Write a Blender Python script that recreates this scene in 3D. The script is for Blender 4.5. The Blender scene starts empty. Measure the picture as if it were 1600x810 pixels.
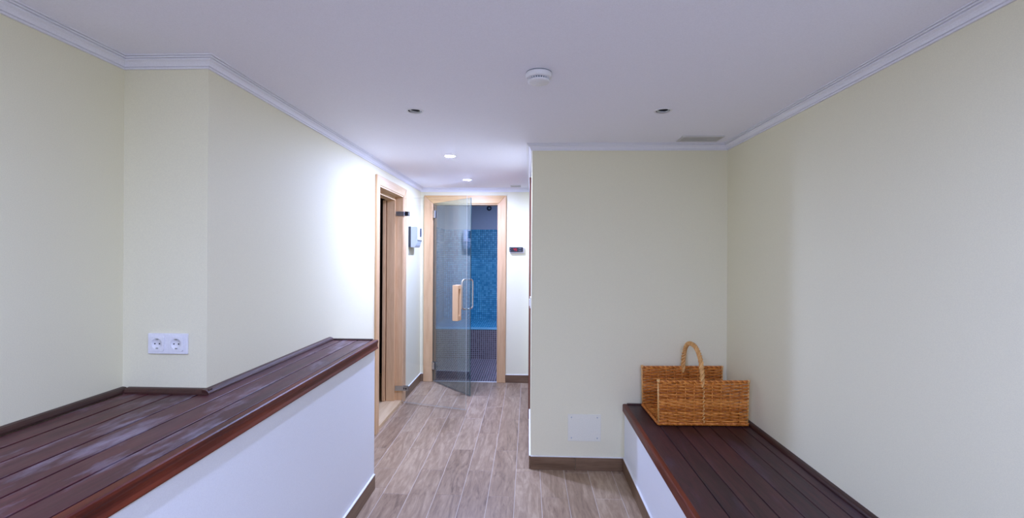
import bpy, bmesh, math, random
from mathutils import Vector, Matrix
random.seed(7)
SC = bpy.context.scene
COL = SC.collection

# ---------------------------------------------------------------- camera
EYE = 1.38
cam_d = bpy.data.cameras.new('camera'); cam = bpy.data.objects.new('camera', cam_d); COL.objects.link(cam)
cam_d.lens = 16.0; cam_d.sensor_width = 36.0; cam_d.clip_start = 0.05
cam_d.shift_y = -8/1600
cam.matrix_world = (Matrix.Translation((0, 0, EYE)) @ Matrix.Rotation(math.atan(26/711.1), 4, 'Z')
                    @ Matrix.Rotation(math.radians(90), 4, 'X') @ Matrix.Rotation(0.0061, 4, 'Z'))
SC.camera = cam

# ---------------------------------------------------------------- world, exposure, lamps out of frame
W = bpy.data.worlds.new('world'); SC.world = W; W.use_nodes = True
bg = W.node_tree.nodes['Background']
bg.inputs[0].default_value = (0.80, 0.88, 1.0, 1); bg.inputs[1].default_value = 0.25
SC.view_settings.view_transform = 'Standard'; SC.view_settings.look = 'None'
SC.view_settings.gamma = 1.0; SC.view_settings.use_curve_mapping = False
SC.view_settings.exposure = 0.0
SC.cycles.max_bounces = 12; SC.cycles.diffuse_bounces = 6; SC.cycles.transparent_max_bounces = 16
SC.cycles.sample_clamp_indirect = 6.0
try:
    SC.cycles.use_denoising = True
except Exception:
    pass

def area(name, loc, rot, sx, sy, power, col):
    d = bpy.data.lights.new(name, 'AREA'); d.shape = 'RECTANGLE'; d.size = sx; d.size_y = sy
    d.energy = power; d.color = col
    o = bpy.data.objects.new(name, d); COL.objects.link(o); o.location = loc; o.rotation_euler = rot
    return o
# daylight of the window in the rear wall, behind the camera
area('window_daylight', (0.0, -2.35, 1.30), (math.radians(90), 0, 0), 1.9, 1.2, 20.5, (0.62, 0.69, 1.0))
LED_POWER = 121.0          # emission strength of the two lit LED downlights
LED_COLOR = (0.452, 0.547, 1.0, 1)

# ---------------------------------------------------------------- materials
def new_mat(name):
    m = bpy.data.materials.new(name); m.use_nodes = True
    nt = m.node_tree; b = nt.nodes['Principled BSDF']
    return m, nt, b
def N(nt, t, **kw):
    n = nt.nodes.new(t)
    for k, v in kw.items():
        setattr(n, k, v)
    return n
def L(nt, a, b): nt.links.new(a, b)
def ramp(nt, stops):
    r = N(nt, 'ShaderNodeValToRGB'); e = r.color_ramp.elements
    while len(e) < len(stops): e.new(0.5)
    for i, (p, c) in enumerate(stops):
        e[i].position = p; e[i].color = (*c, 1)
    return r
def plain(name, col, rough=0.5, metal=0.0, spec=0.5, bump=0.0, bscale=200):
    m, nt, b = new_mat(name)
    b.inputs['Base Color'].default_value = (*col, 1); b.inputs['Roughness'].default_value = rough
    b.inputs['Metallic'].default_value = metal; b.inputs['Specular IOR Level'].default_value = spec
    n = N(nt, 'ShaderNodeTexNoise'); n.inputs['Scale'].default_value = bscale; n.inputs['Detail'].default_value = 3
    tc = N(nt, 'ShaderNodeTexCoord'); L(nt, tc.outputs['Object'], n.inputs['Vector'])
    mx = N(nt, 'ShaderNodeMix', data_type='RGBA'); mx.inputs['Factor'].default_value = 0.0
    r = ramp(nt, [(0.3, tuple(c*0.96 for c in col)), (0.7, tuple(min(1, c*1.03) for c in col))])
    L(nt, n.outputs['Fac'], r.inputs[0]); L(nt, r.outputs[0], b.inputs['Base Color'])
    nt.nodes.remove(mx)
    if bump:
        bp = N(nt, 'ShaderNodeBump'); bp.inputs['Strength'].default_value = bump; bp.inputs['Distance'].default_value = 0.002
        L(nt, n.outputs['Fac'], bp.inputs['Height']); L(nt, bp.outputs[0], b.inputs['Normal'])
    return m
def wood(name, cols, axis='Y', along=1.6, dist=0.9, rough=0.45, scale=1.0, bump=0.15, spec=0.4, coat=0.0, wear=None, rnd=0.25):
    """stretched-noise grain along one axis, shifted per object"""
    m, nt, b = new_mat(name)
    geo = N(nt, 'ShaderNodeNewGeometry'); oi = N(nt, 'ShaderNodeObjectInfo')
    isl = oi.outputs['Random']
    sc = N(nt, 'ShaderNodeVectorMath', operation='SCALE'); sc.inputs[0].default_value = (7.3, 11.1, 5.7)
    L(nt, isl, sc.inputs['Scale'])
    ad = N(nt, 'ShaderNodeVectorMath', operation='ADD'); L(nt, geo.outputs['Position'], ad.inputs[0]); L(nt, sc.outputs[0], ad.inputs[1])
    mp = N(nt, 'ShaderNodeMapping')
    s = [22*scale]*3; s['XYZ'.index(axis)] = along*scale
    mp.inputs['Scale'].default_value = s; L(nt, ad.outputs[0], mp.inputs['Vector'])
    n1 = N(nt, 'ShaderNodeTexNoise'); n1.inputs['Scale'].default_value = 1.0; n1.inputs['Detail'].default_value = 6
    n1.inputs['Roughness'].default_value = 0.62; n1.inputs['Distortion'].default_value = dist
    L(nt, mp.outputs[0], n1.inputs['Vector'])
    n2 = N(nt, 'ShaderNodeTexNoise'); n2.inputs['Scale'].default_value = 6.0; n2.inputs['Detail'].default_value = 4
    L(nt, mp.outputs[0], n2.inputs['Vector'])
    a = N(nt, 'ShaderNodeMath', operation='MULTIPLY_ADD'); L(nt, n2.outputs['Fac'], a.inputs[0]); a.inputs[1].default_value = 0.3
    L(nt, n1.outputs['Fac'], a.inputs[2])
    a2 = N(nt, 'ShaderNodeMath', operation='MULTIPLY_ADD'); L(nt, isl, a2.inputs[0]); a2.inputs[1].default_value = rnd
    L(nt, a.outputs[0], a2.inputs[2])
    k = len(cols)
    r = ramp(nt, [(0.42+0.52*i/(k-1), c) for i, c in enumerate(cols)])
    L(nt, a2.outputs[0], r.inputs[0])
    out = r.outputs[0]
    b.inputs['Roughness'].default_value = rough
    if wear:
        # worn, dusty streaks rubbed along the boards
        mw = N(nt, 'ShaderNodeMapping'); ws = [9.0]*3; ws['XYZ'.index(axis)] = 2.2
        mw.inputs['Scale'].default_value = ws; L(nt, ad.outputs[0], mw.inputs['Vector'])
        nw = N(nt, 'ShaderNodeTexNoise'); nw.inputs['Scale'].default_value = 1.0; nw.inputs['Detail'].default_value = 8; nw.inputs['Roughness'].default_value = 0.7
        L(nt, mw.outputs[0], nw.inputs['Vector'])
        rw = ramp(nt, [(wear[1], (0, 0, 0)), (wear[2], (1, 1, 1))]); L(nt, nw.outputs['Fac'], rw.inputs[0])
        mm = N(nt, 'ShaderNodeMath', operation='MULTIPLY'); L(nt, rw.outputs[0], mm.inputs[0]); mm.inputs[1].default_value = wear[3]
        mx = N(nt, 'ShaderNodeMix', data_type='RGBA'); L(nt, mm.outputs[0], mx.inputs['Factor'])
        L(nt, out, mx.inputs['A']); mx.inputs['B'].default_value = (*wear[0], 1); out = mx.outputs['Result']
        rr = N(nt, 'ShaderNodeMath', operation='MULTIPLY_ADD'); L(nt, nw.outputs['Fac'], rr.inputs[0]); rr.inputs[1].default_value = 0.35
        rr.inputs[2].default_value = rough-0.17; L(nt, rr.outputs[0], b.inputs['Roughness'])
    L(nt, out, b.inputs['Base Color'])
    b.inputs['Specular IOR Level'].default_value = spec
    b.inputs['Coat Weight'].default_value = coat; b.inputs['Coat Roughness'].default_value = 0.25
    if bump:
        bp = N(nt, 'ShaderNodeBump'); bp.inputs['Strength'].default_value = bump; bp.inputs['Distance'].default_value = 0.002
        L(nt, a.outputs[0], bp.inputs['Height']); L(nt, bp.outputs[0], b.inputs['Normal'])
    return m
def mosaic(name, c1, c2, grout, size=0.026, rough=0.25):
    m, nt, b = new_mat(name)
    tc = N(nt, 'ShaderNodeTexCoord')
    br = N(nt, 'ShaderNodeTexBrick'); br.offset = 0.0; br.squash = 1.0
    br.inputs['Scale'].default_value = 1.0; br.inputs['Brick Width'].default_value = size; br.inputs['Row Height'].default_value = size
    br.inputs['Mortar Size'].default_value = 0.0022; br.inputs['Mortar Smooth'].default_value = 0.1; br.inputs['Bias'].default_value = 0.0
    br.inputs['Color1'].default_value = (*c1, 1); br.inputs['Color2'].default_value = (*c2, 1); br.inputs['Mortar'].default_value = (*grout, 1)
    L(nt, tc.outputs['UV'], br.inputs['Vector']); L(nt, br.outputs['Color'], b.inputs['Base Color'])
    b.inputs['Roughness'].default_value = rough
    bp = N(nt, 'ShaderNodeBump', invert=True); bp.inputs['Strength'].default_value = 0.6; bp.inputs['Distance'].default_value = 0.0015
    L(nt, br.outputs['Fac'], bp.inputs['Height']); L(nt, bp.outputs[0], b.inputs['Normal'])
    return m
def glass(name, tint, refl=1.0):
    m, nt, b = new_mat(name); nt.nodes.remove(b)
    out = nt.nodes['Material Output']
    tr = N(nt, 'ShaderNodeBsdfTransparent'); tr.inputs[0].default_value = (*tint, 1)
    gl = N(nt, 'ShaderNodeBsdfGlossy'); gl.inputs['Roughness'].default_value = 0.0
    fr = N(nt, 'ShaderNodeFresnel'); ge = N(nt, 'ShaderNodeNewGeometry')      # thin pane: same reflectance from either face
    ma = N(nt, 'ShaderNodeMath', operation='MULTIPLY_ADD'); ma.inputs[1].default_value = 1/1.5-1.5; ma.inputs[2].default_value = 1.5
    L(nt, ge.outputs['Backfacing'], ma.inputs[0]); L(nt, ma.outputs[0], fr.inputs[0])
    mu = N(nt, 'ShaderNodeMath', operation='MULTIPLY'); mu.inputs[1].default_value = refl; L(nt, fr.outputs[0], mu.inputs[0])
    mx = N(nt, 'ShaderNodeMixShader'); L(nt, mu.outputs[0], mx.inputs[0]); L(nt, tr.outputs[0], mx.inputs[1]); L(nt, gl.outputs[0], mx.inputs[2])
    L(nt, mx.outputs[0], out.inputs['Surface'])
    return m
def emit(name, col, strength):
    m, nt, b = new_mat(name); nt.nodes.remove(b)
    e = N(nt, 'ShaderNodeEmission'); e.inputs[0].default_value = (*col[:3], 1); e.inputs[1].default_value = strength
    L(nt, e.outputs[0], nt.nodes['Material Output'].inputs['Surface'])
    return m

M = {}
M['cream'] = plain('cream_paint', (0.812, 0.776, 0.565), 0.65, bump=0.06, bscale=350)
M['white_wall'] = plain('white_paint', (0.81, 0.84, 0.88), 0.6, bump=0.06, bscale=350)
M['ceiling'] = plain('ceiling_paint', (0.885, 0.884, 0.97), 0.7, bump=0.04, bscale=300)
M['crown'] = plain('crown_white', (0.82, 0.82, 0.86), 0.4)
M['white_plastic'] = plain('white_plastic', (0.80, 0.80, 0.82), 0.3)
M['pale_plastic'] = plain('pale_grey_plastic', (0.50, 0.55, 0.58), 0.35)
M['grey_plastic'] = plain('grey_plastic', (0.17, 0.20, 0.24), 0.4)
M['vent'] = plain('vent_grey', (0.60, 0.595, 0.58), 0.5)
M['plate'] = plain('cover_plate_paint', (0.80, 0.79, 0.66), 0.45)
M['dark'] = plain('dark_recess', (0.03, 0.032, 0.04), 0.6)
M['black'] = plain('black_plastic', (0.012, 0.012, 0.018), 0.3)
M['chrome'] = plain('chrome', (0.75, 0.76, 0.78), 0.18, metal=1.0)
M['steel'] = plain('brushed_steel', (0.50, 0.52, 0.55), 0.32, metal=1.0)
M['caulk'] = plain('white_caulk', (0.80, 0.80, 0.80), 0.5)
M['grout'] = plain('pale_grout', (0.58, 0.51, 0.45), 0.8, bump=0.1)
M['plaster_dark'] = plain('steam_ceiling_plaster', (0.40, 0.42, 0.46), 0.6)
M['floor_plank'] = wood('floor_plank_tile', [(0.125, 0.077, 0.046), (0.24, 0.158, 0.098), (0.325, 0.224, 0.143), (0.43, 0.315, 0.21)], 'Y', along=3.2, dist=1.7, rough=0.36, scale=1.0, bump=0.12, spec=0.5, rnd=0.20)
M['skirting'] = wood('skirting_tile', [(0.10, 0.055, 0.028), (0.165, 0.096, 0.052), (0.24, 0.15, 0.088)], 'Y', rough=0.4, scale=1.2)
M['skirting_x'] = wood('skirting_tile_x', [(0.10, 0.055, 0.028), (0.165, 0.096, 0.052), (0.24, 0.15, 0.088)], 'X', rough=0.4, scale=1.2)
M['dark_plank'] = wood('dark_stained_plank', [(0.024, 0.005, 0.007), (0.062, 0.014, 0.018), (0.11, 0.028, 0.030)], 'Y', rough=0.42, bump=0.2, wear=((0.44, 0.41, 0.50), 0.53, 0.70, 0.52))
M['dark_plank_b'] = wood('dark_stained_bench_plank', [(0.012, 0.005, 0.007), (0.030, 0.011, 0.014), (0.066, 0.021, 0.021)], 'Y', along=2.6, dist=1.6, rough=0.44, bump=0.2, rnd=0.16, wear=((0.20, 0.16, 0.22), 0.55, 0.80, 0.3))
M['dark_fascia'] = wood('dark_red_fascia', [(0.012, 0.003, 0.002), (0.075, 0.010, 0.004), (0.15, 0.024, 0.008)], 'Y', rough=0.40, bump=0.1, spec=0.3)
M['dark_trim'] = wood('dark_trim', [(0.02, 0.008, 0.006), (0.06, 0.02, 0.015)], 'Y', rough=0.38, bump=0.1)
M['pine'] = wood('pale_wood', [(0.50, 0.285, 0.14), (0.64, 0.40, 0.21), (0.73, 0.49, 0.275)], 'Z', rough=0.42, scale=0.8, bump=0.05, rnd=0.1)
M['pine_x'] = wood('pale_wood_x', [(0.47, 0.25, 0.09), (0.61, 0.37, 0.15), (0.70, 0.46, 0.20)], 'X', rough=0.42, scale=0.8, bump=0.05, rnd=0.1)
M['pine_y'] = wood('pale_wood_y', [(0.52, 0.34, 0.18), (0.66, 0.47, 0.26), (0.76, 0.57, 0.34)], 'Y', rough=0.42, scale=0.8, bump=0.05, rnd=0.1)
M['sauna_wood'] = wood('dark_sauna_wood', [(0.016, 0.005, 0.0025), (0.035, 0.011, 0.005), (0.06, 0.021, 0.01)], 'Z', rough=0.6)
M['door_wood'] = wood('red_brown_door_wood', [(0.10, 0.036, 0.022), (0.17, 0.062, 0.04), (0.22, 0.085, 0.055)], 'Z', rough=0.4)
M['mosaic_blue'] = mosaic('blue_mosaic', (0.035, 0.27, 0.42), (0.11, 0.46, 0.62), (0.008, 0.07, 0.14), size=0.030)
M['mosaic_purple'] = mosaic('purple_mosaic', (0.075, 0.045, 0.05), (0.14, 0.095, 0.10), (0.42, 0.39, 0.41))
M['glass_clear'] = glass('clear_glass', (0.985, 0.992, 0.99))
M['glass_smoke'] = glass('smoked_glass', (0.79, 0.90, 0.94), 2.1)
M['glass_edge'] = plain('glass_edge_green', (0.05, 0.11, 0.11), 0.15)
M['glass_edge_pale'] = plain('glass_edge_pale', (0.22, 0.28, 0.28), 0.15)
M['glass_edge_bright'] = plain('glass_edge_bright', (0.70, 0.80, 0.82), 0.15)
M['led'] = emit('led_lit', LED_COLOR, LED_POWER*30)
M['steam_fill'] = emit('steam_fill', LED_COLOR, LED_POWER*12)  # glow of the fill lamp added inside the steam room
M['edge_strip'] = plain('edge_strip_blue', (0.20, 0.50, 0.66), 0.2)
M['red_led'] = emit('red_digits', (1.0, 0.03, 0.10), 0.9)
M['lamp_off'] = plain('lamp_off_glass', (0.30, 0.32, 0.34), 0.15)

def wicker_mat(name, cols):
    m, nt, b = new_mat(name)
    geo = N(nt, 'ShaderNodeNewGeometry')
    n = N(nt, 'ShaderNodeTexNoise'); n.inputs['Scale'].default_value = 60; n.inputs['Detail'].default_value = 3
    L(nt, geo.outputs['Position'], n.inputs['Vector'])
    a = N(nt, 'ShaderNodeMath', operation='MULTIPLY_ADD'); L(nt, geo.outputs['Random Per Island'], a.inputs[0]); a.inputs[1].default_value = 0.42
    sb = N(nt, 'ShaderNodeMath', operation='MULTIPLY'); L(nt, n.outputs['Fac'], sb.inputs[0]); sb.inputs[1].default_value = 0.75
    L(nt, sb.outputs[0], a.inputs[2])
    r = ramp(nt, [(0.15+0.7*i/(len(cols)-1), c) for i, c in enumerate(cols)]); L(nt, a.outputs[0], r.inputs[0])
    L(nt, r.outputs[0], b.inputs['Base Color']); b.inputs['Roughness'].default_value = 0.42
    return m
M['wicker'] = wicker_mat('wicker', [(0.20, 0.042, 0.003), (0.52, 0.155, 0.014), (0.86, 0.35, 0.065)])
M['wicker_light'] = wicker_mat('wicker_light', [(0.50, 0.23, 0.06), (0.66, 0.34, 0.10), (0.80, 0.48, 0.18)])

# ---------------------------------------------------------------- mesh helpers
def bx(bm, x0, x1, y0, y1, z0, z1, mi=0, ch=0.0):
    """box, optionally with the four upper edges chamfered"""
    if ch:
        P = [(x0, y0, z0), (x1, y0, z0), (x1, y1, z0), (x0, y1, z0),
             (x0, y0, z1-ch), (x1, y0, z1-ch), (x1, y1, z1-ch), (x0, y1, z1-ch),
             (x0+ch, y0+ch, z1), (x1-ch, y0+ch, z1), (x1-ch, y1-ch, z1), (x0+ch, y1-ch, z1)]
        F = [(3, 2, 1, 0), (8, 9, 10, 11)]
        for i in range(4):
            j = (i+1) % 4; F += [(i, j, 4+j, 4+i), (4+i, 4+j, 8+j, 8+i)]
    else:
        P = [(x0, y0, z0), (x1, y0, z0), (x1, y1, z0), (x0, y1, z0), (x0, y0, z1), (x1, y0, z1), (x1, y1, z1), (x0, y1, z1)]
        F = [(3, 2, 1, 0), (4, 5, 6, 7), (0, 1, 5, 4), (1, 2, 6, 5), (2, 3, 7, 6), (3, 0, 4, 7)]
    vs = [bm.verts.new(p) for p in P]
    fs = []
    for f in F:
        q = bm.faces.new([vs[i] for i in f]); q.material_index = mi; fs.append(q)
    return fs
def prism(bm, poly, p0, p1, up=(0, 0, 1), side=None, mi=0):
    """extrude a 2-D polygon (side, up) from p0 to p1"""
    p0 = Vector(p0); p1 = Vector(p1); d = (p1-p0).normalized(); up = Vector(up)
    s = Vector(side) if side else up.cross(d)
    a = [bm.verts.new(p0+s*u+up*v) for u, v in poly]; b = [bm.verts.new(p1+s*u+up*v) for u, v in poly]
    n = len(poly)
    for i in range(n):
        f = bm.faces.new((a[i], a[(i+1) % n], b[(i+1) % n], b[i])); f.material_index = mi
    bm.faces.new(a[::-1]).material_index = mi; bm.faces.new(b).material_index = mi
def tube(bm, pts, r, seg=8, cap=True, mi=0, smooth=True):
    pts = [Vector(p) for p in pts]; rings = []
    rr = r if isinstance(r, (list, tuple)) else [r]*len(pts)
    prev = None
    for i, p in enumerate(pts):
        t = (pts[min(i+1, len(pts)-1)]-pts[max(i-1, 0)]).normalized()
        if prev is None:
            u = t.orthogonal().normalized()
        else:
            u = (prev-t*prev.dot(t))
            u = u.normalized() if u.length > 1e-6 else t.orthogonal().normalized()
        prev = u; v = t.cross(u)
        rings.append([bm.verts.new(p+(u*math.cos(2*math.pi*k/seg)+v*math.sin(2*math.pi*k/seg))*rr[i]) for k in range(seg)])
    for i in range(len(rings)-1):
        for k in range(seg):
            f = bm.faces.new((rings[i][k], rings[i][(k+1) % seg], rings[i+1][(k+1) % seg], rings[i+1][k]))
            f.material_index = mi; f.smooth = smooth
    if cap:
        bm.faces.new(rings[0][::-1]).material_index = mi; bm.faces.new(rings[-1]).material_index = mi
def lathe(bm, prof, c=(0, 0, 0), seg=40, mi=0, smooth=True, axis='Z'):
    """revolve (r, h) points about a vertical axis"""
    c = Vector(c); rings = []
    for r, h in prof:
        if r < 1e-6:
            rings.append([bm.verts.new(c+Vector((0, 0, h)))])
        else:
            rings.append([bm.verts.new(c+Vector((r*math.cos(2*math.pi*k/seg), r*math.sin(2*math.pi*k/seg), h))) for k in range(seg)])
    for i in range(len(rings)-1):
        A, B = rings[i], rings[i+1]
        for k in range(seg):
            j = (k+1) % seg
            if len(A) == 1: vs = (A[0], B[j], B[k])
            elif len(B) == 1: vs = (A[k], A[j], B[0])
            else: vs = (A[k], A[j], B[j], B[k])
            f = bm.faces.new(vs); f.material_index = mi; f.smooth = smooth
def obj(name, bm, mats, parent=None, bevel=0.0, recalc=True, segs=2):
    if recalc: bmesh.ops.recalc_face_normals(bm, faces=bm.faces)
    uv = bm.loops.layers.uv.new('UVMap')
    bm.normal_update()
    for f in bm.faces:
        n = f.normal; ax = max(range(3), key=lambda i: abs(n[i]))
        for l in f.loops:
            c = l.vert.co
            l[uv].uv = (c.y, c.z) if ax == 0 else (c.x, c.z) if ax == 1 else (c.x, c.y)
    me = bpy.data.meshes.new(name); bm.to_mesh(me); bm.free()
    for m in (mats if isinstance(mats, (list, tuple)) else [mats]): me.materials.append(m)
    o = bpy.data.objects.new(name, me); COL.objects.link(o)
    if parent: o.parent = parent
    if bevel:
        b = o.modifiers.new('bevel', 'BEVEL'); b.width = bevel; b.segments = segs; b.limit_method = 'ANGLE'
    return o
def boxobj(name, x0, x1, y0, y1, z0, z1, mat, parent=None, bevel=0.0, ch=0.0):
    bm = bmesh.new(); bx(bm, x0, x1, y0, y1, z0, z1, ch=ch)
    return obj(name, bm, mat, parent, bevel)
def tag(o, label, cat=None, group=None, kind=None):
    o['label'] = label
    if cat: o['category'] = cat
    if group: o['group'] = group
    if kind: o['kind'] = kind
    return o
def empty(name, loc=(0, 0, 0)):
    o = bpy.data.objects.new(name, None); COL.objects.link(o); o.location = loc; o.empty_display_size = 0.1
    return o
def at(o, parent_loc):      # meshes are written in room coordinates: shift them under an Empty standing at parent_loc
    o.data.transform(Matrix.Translation(-Vector(parent_loc))); return o

# ---------------------------------------------------------------- room shell
ZC = 2.085
XL, XC, XK, XR = -1.48, -1.165, 0.02, 1.255       # far left wall, corridor left, corridor right, right wall
YR, YA, YD, YB = 1.61, 2.925, 4.874, -2.4          # return wall, alcove wall, door wall, rear wall
T = 0.16
def struct(o, label, kindname=None):
    o['kind'] = 'structure'; o['label'] = label; return o

struct(boxobj('wall_left', XL-T, XL, YB-T, YR, 0, ZC+0.1, M['cream']), 'cream wall at far left above the dark counter')
struct(boxobj('wall_corner', XL-T, XC, YR, YR+T, 0, ZC+0.1, M['cream']), 'short cream return wall carrying the double socket')
DO = (3.475, 4.15, 1.91)                            # sauna door opening: y0, y1, head
bm = bmesh.new()
bx(bm, XC-T, XC, YR+T, DO[0], 0, ZC+0.1); bx(bm, XC-T, XC, DO[1], YD+0.12, 0, ZC+0.1); bx(bm, XC-T, XC, DO[0], DO[1], DO[2], ZC+0.1)
struct(obj('wall_corridor_left', bm, M['cream']), 'left corridor wall with sauna doorway')
SO = (-1.04, -0.315, 1.93)                         # steam door opening: x0, x1, head
bm = bmesh.new()
bx(bm, XC, SO[0], YD, YD+0.12, 0, ZC+0.1); bx(bm, SO[1], XK, YD, YD+0.12, 0, ZC+0.1); bx(bm, SO[0], SO[1], YD, YD+0.12, SO[2], ZC+0.1)
struct(obj('wall_back', bm, M['cream']), 'end wall of the corridor around the steam room door')
struct(boxobj('wall_corridor_right', XK, XK+T, YA+T, YD+0.12, 0, ZC+0.1, M['cream']), 'right corridor wall seen edge-on')
struct(boxobj('wall_alcove', XK, XR+T, YA, YA+T, 0, ZC+0.1, M['cream']), 'cream alcove wall facing the camera behind the basket')
struct(boxobj('wall_right', XR, XR+T, YB-T, YA, 0, ZC+0.1, M['cream']), 'long cream wall on the right above the bench')
# rear wall behind the camera, with a window
bm = bmesh.new()
bx(bm, XL, -1.0, YB-T, YB, 0, ZC+0.1); bx(bm, 1.0, XR, YB-T, YB, 0, ZC+0.1); bx(bm, -1.0, 1.0, YB-T, YB, 0, 0.65); bx(bm, -1.0, 1.0, YB-T, YB, 1.95, ZC+0.1)
struct(obj('wall_rear', bm, M['cream']), 'wall behind the camera with a window')
bm = bmesh.new()
for a in ((-1.0, -0.94, 0.65, 1.95), (0.94, 1.0, 0.65, 1.95), (-0.94, 0.94, 0.65, 0.71), (-0.94, 0.94, 1.89, 1.95), (-0.03, 0.03, 0.71, 1.89)):
    bx(bm, a[0], a[1], YB-0.12, YB-0.06, a[2], a[3])
win = struct(obj('window_1', bm, M['white_plastic']), 'white framed window behind the camera')
boxobj('pane', -0.94, -0.03, YB-0.093, YB-0.087, 0.71, 1.89, M['glass_clear'], win)
boxobj('pane', 0.03, 0.94, YB-0.093, YB-0.087, 0.71, 1.89, M['glass_clear'], win)

# ceiling with round cut-outs for the downlights
LIT = [(-0.572, 3.268), (-0.590, 4.318)]
OFF = [(-0.566, 2.232), (0.652, 2.250)]
REAR = [(-0.566, -0.10), (0.652, -0.12)]
HOLE = 0.038
def ceiling():
    bm = bmesh.new(); S = 0.06; holes = LIT+OFF+REAR
    xs = sorted({XL-T, XR+T} | {round(x+s*S, 4) for x, y in holes for s in (-1, 1)})
    ys = sorted({YB-T, YD+0.12} | {round(y+s*S, 4) for x, y in holes for s in (-1, 1)})
    # merge near-equal cuts is not needed: every hole square must be exactly one cell, so test centre + size
    cells = []
    used = []
    for hx, hy in holes: used.append((hx-S, hx+S, hy-S, hy+S))
    # strips in y, each strip cut in x only by the holes it crosses
    for j in range(len(ys)-1):
        y0, y1 = ys[j], ys[j+1]; ym = (y0+y1)/2
        cut = [(a, b) for a, b, c, d in used if c-1e-6 < ym < d+1e-6]
        cx = sorted({XL-T, XR+T} | {v for ab in cut for v in ab})
        for i in range(len(cx)-1):
            x0, x1 = cx[i], cx[i+1]
            if any(abs(x0-a) < 1e-6 and abs(x1-b) < 1e-6 for a, b in cut): continue
            bm.faces.new([bm.verts.new(p) for p in ((x0, y0, ZC), (x0, y1, ZC), (x1, y1, ZC), (x1, y0, ZC))])
    # the hole squares; a strip may cut a square in y, so build each square whole
    for hx, hy in holes:
        n = 32; ring = []; sq = []
        for k in range(n):
            t = 2*math.pi*(k+0.5)/n; c, s = math.cos(t), math.sin(t); q = S/max(abs(c), abs(s))
            ring.append(bm.verts.new((hx+HOLE*c, hy+HOLE*s, ZC))); sq.append(bm.verts.new((hx+q*c, hy+q*s, ZC)))
        for k in range(n):
            j = (k+1) % n; bm.faces.new((sq[k], ring[k], ring[j], sq[j]))
        for sx, sy, k in ((1, 1, n//8-1), (-1, 1, 3*n//8-1), (-1, -1, 5*n//8-1), (1, -1, 7*n//8-1)):
            c = bm.verts.new((hx+sx*S, hy+sy*S, ZC)); bm.faces.new((sq[k], sq[(k+1) % n], c))
    for f in bm.faces:
        f.normal_update()
        if f.normal.z > 0: f.normal_flip()
    # upper slab, clear of the lamp cups
    bx(bm, XL-T, XR+T, YB-T, YD+0.12, ZC+0.11, ZC+0.2)
    return obj('ceiling', bm, M['ceiling'], recalc=False)
struct(ceiling(), 'flat white ceiling with four recessed downlights')

# crown moulding, one mitred length per wall
PATH = [(XL, YB), (XL, YR), (XC, YR), (XC, YD), (XK, YD), (XK, YA), (XR, YA), (XR, YB)]
CROWN = [(0, -0.042), (0.008, -0.042), (0.0085, -0.037), (0.006, -0.0365), (0.0065, -0.035), (0.012, -0.034), (0.0145, -0.027), (0.019, -0.020), (0.026, -0.0155), (0.0265, -0.012), (0.0235, -0.0115), (0.0235, -0.010), (0.0325, -0.0095), (0.033, -0.006), (0.030, -0.0055), (0.030, -0.004), (0.038, -0.0035), (0.038, 0.0), (0, 0)]
def offs(i, d):
    """corner i of the path pushed d into the room (to the right of travel)"""
    def nrm(a, b):
        t = Vector((b[0]-a[0], b[1]-a[1])).normalized(); return Vector((t.y, -t.x))
    p = Vector(PATH[i])
    ns = []
    if i > 0: ns.append(nrm(PATH[i-1], PATH[i]))
    if i < len(PATH)-1: ns.append(nrm(PATH[i], PATH[i+1]))
    for n in ns: p = p+n*d
    return p
for i in range(len(PATH)-1):
    bm = bmesh.new()
    A = [bm.verts.new((*offs(i, d), ZC+h)) for d, h in CROWN]; B = [bm.verts.new((*offs(i+1, d), ZC+h)) for d, h in CROWN]
    n = len(CROWN)
    for k in range(n): bm.faces.new((A[k], A[(k+1) % n], B[(k+1) % n], B[k]))
    bm.faces.new(A[::-1]); bm.faces.new(B)
    struct(obj('trim_%d' % (i+1), bm, M['crown']), 'white fluted crown moulding along ' + ['the far left wall', 'the short return wall', 'the left corridor wall', 'the corridor end wall', 'the right corridor wall', 'the alcove wall', 'the right wall'][i])

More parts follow.
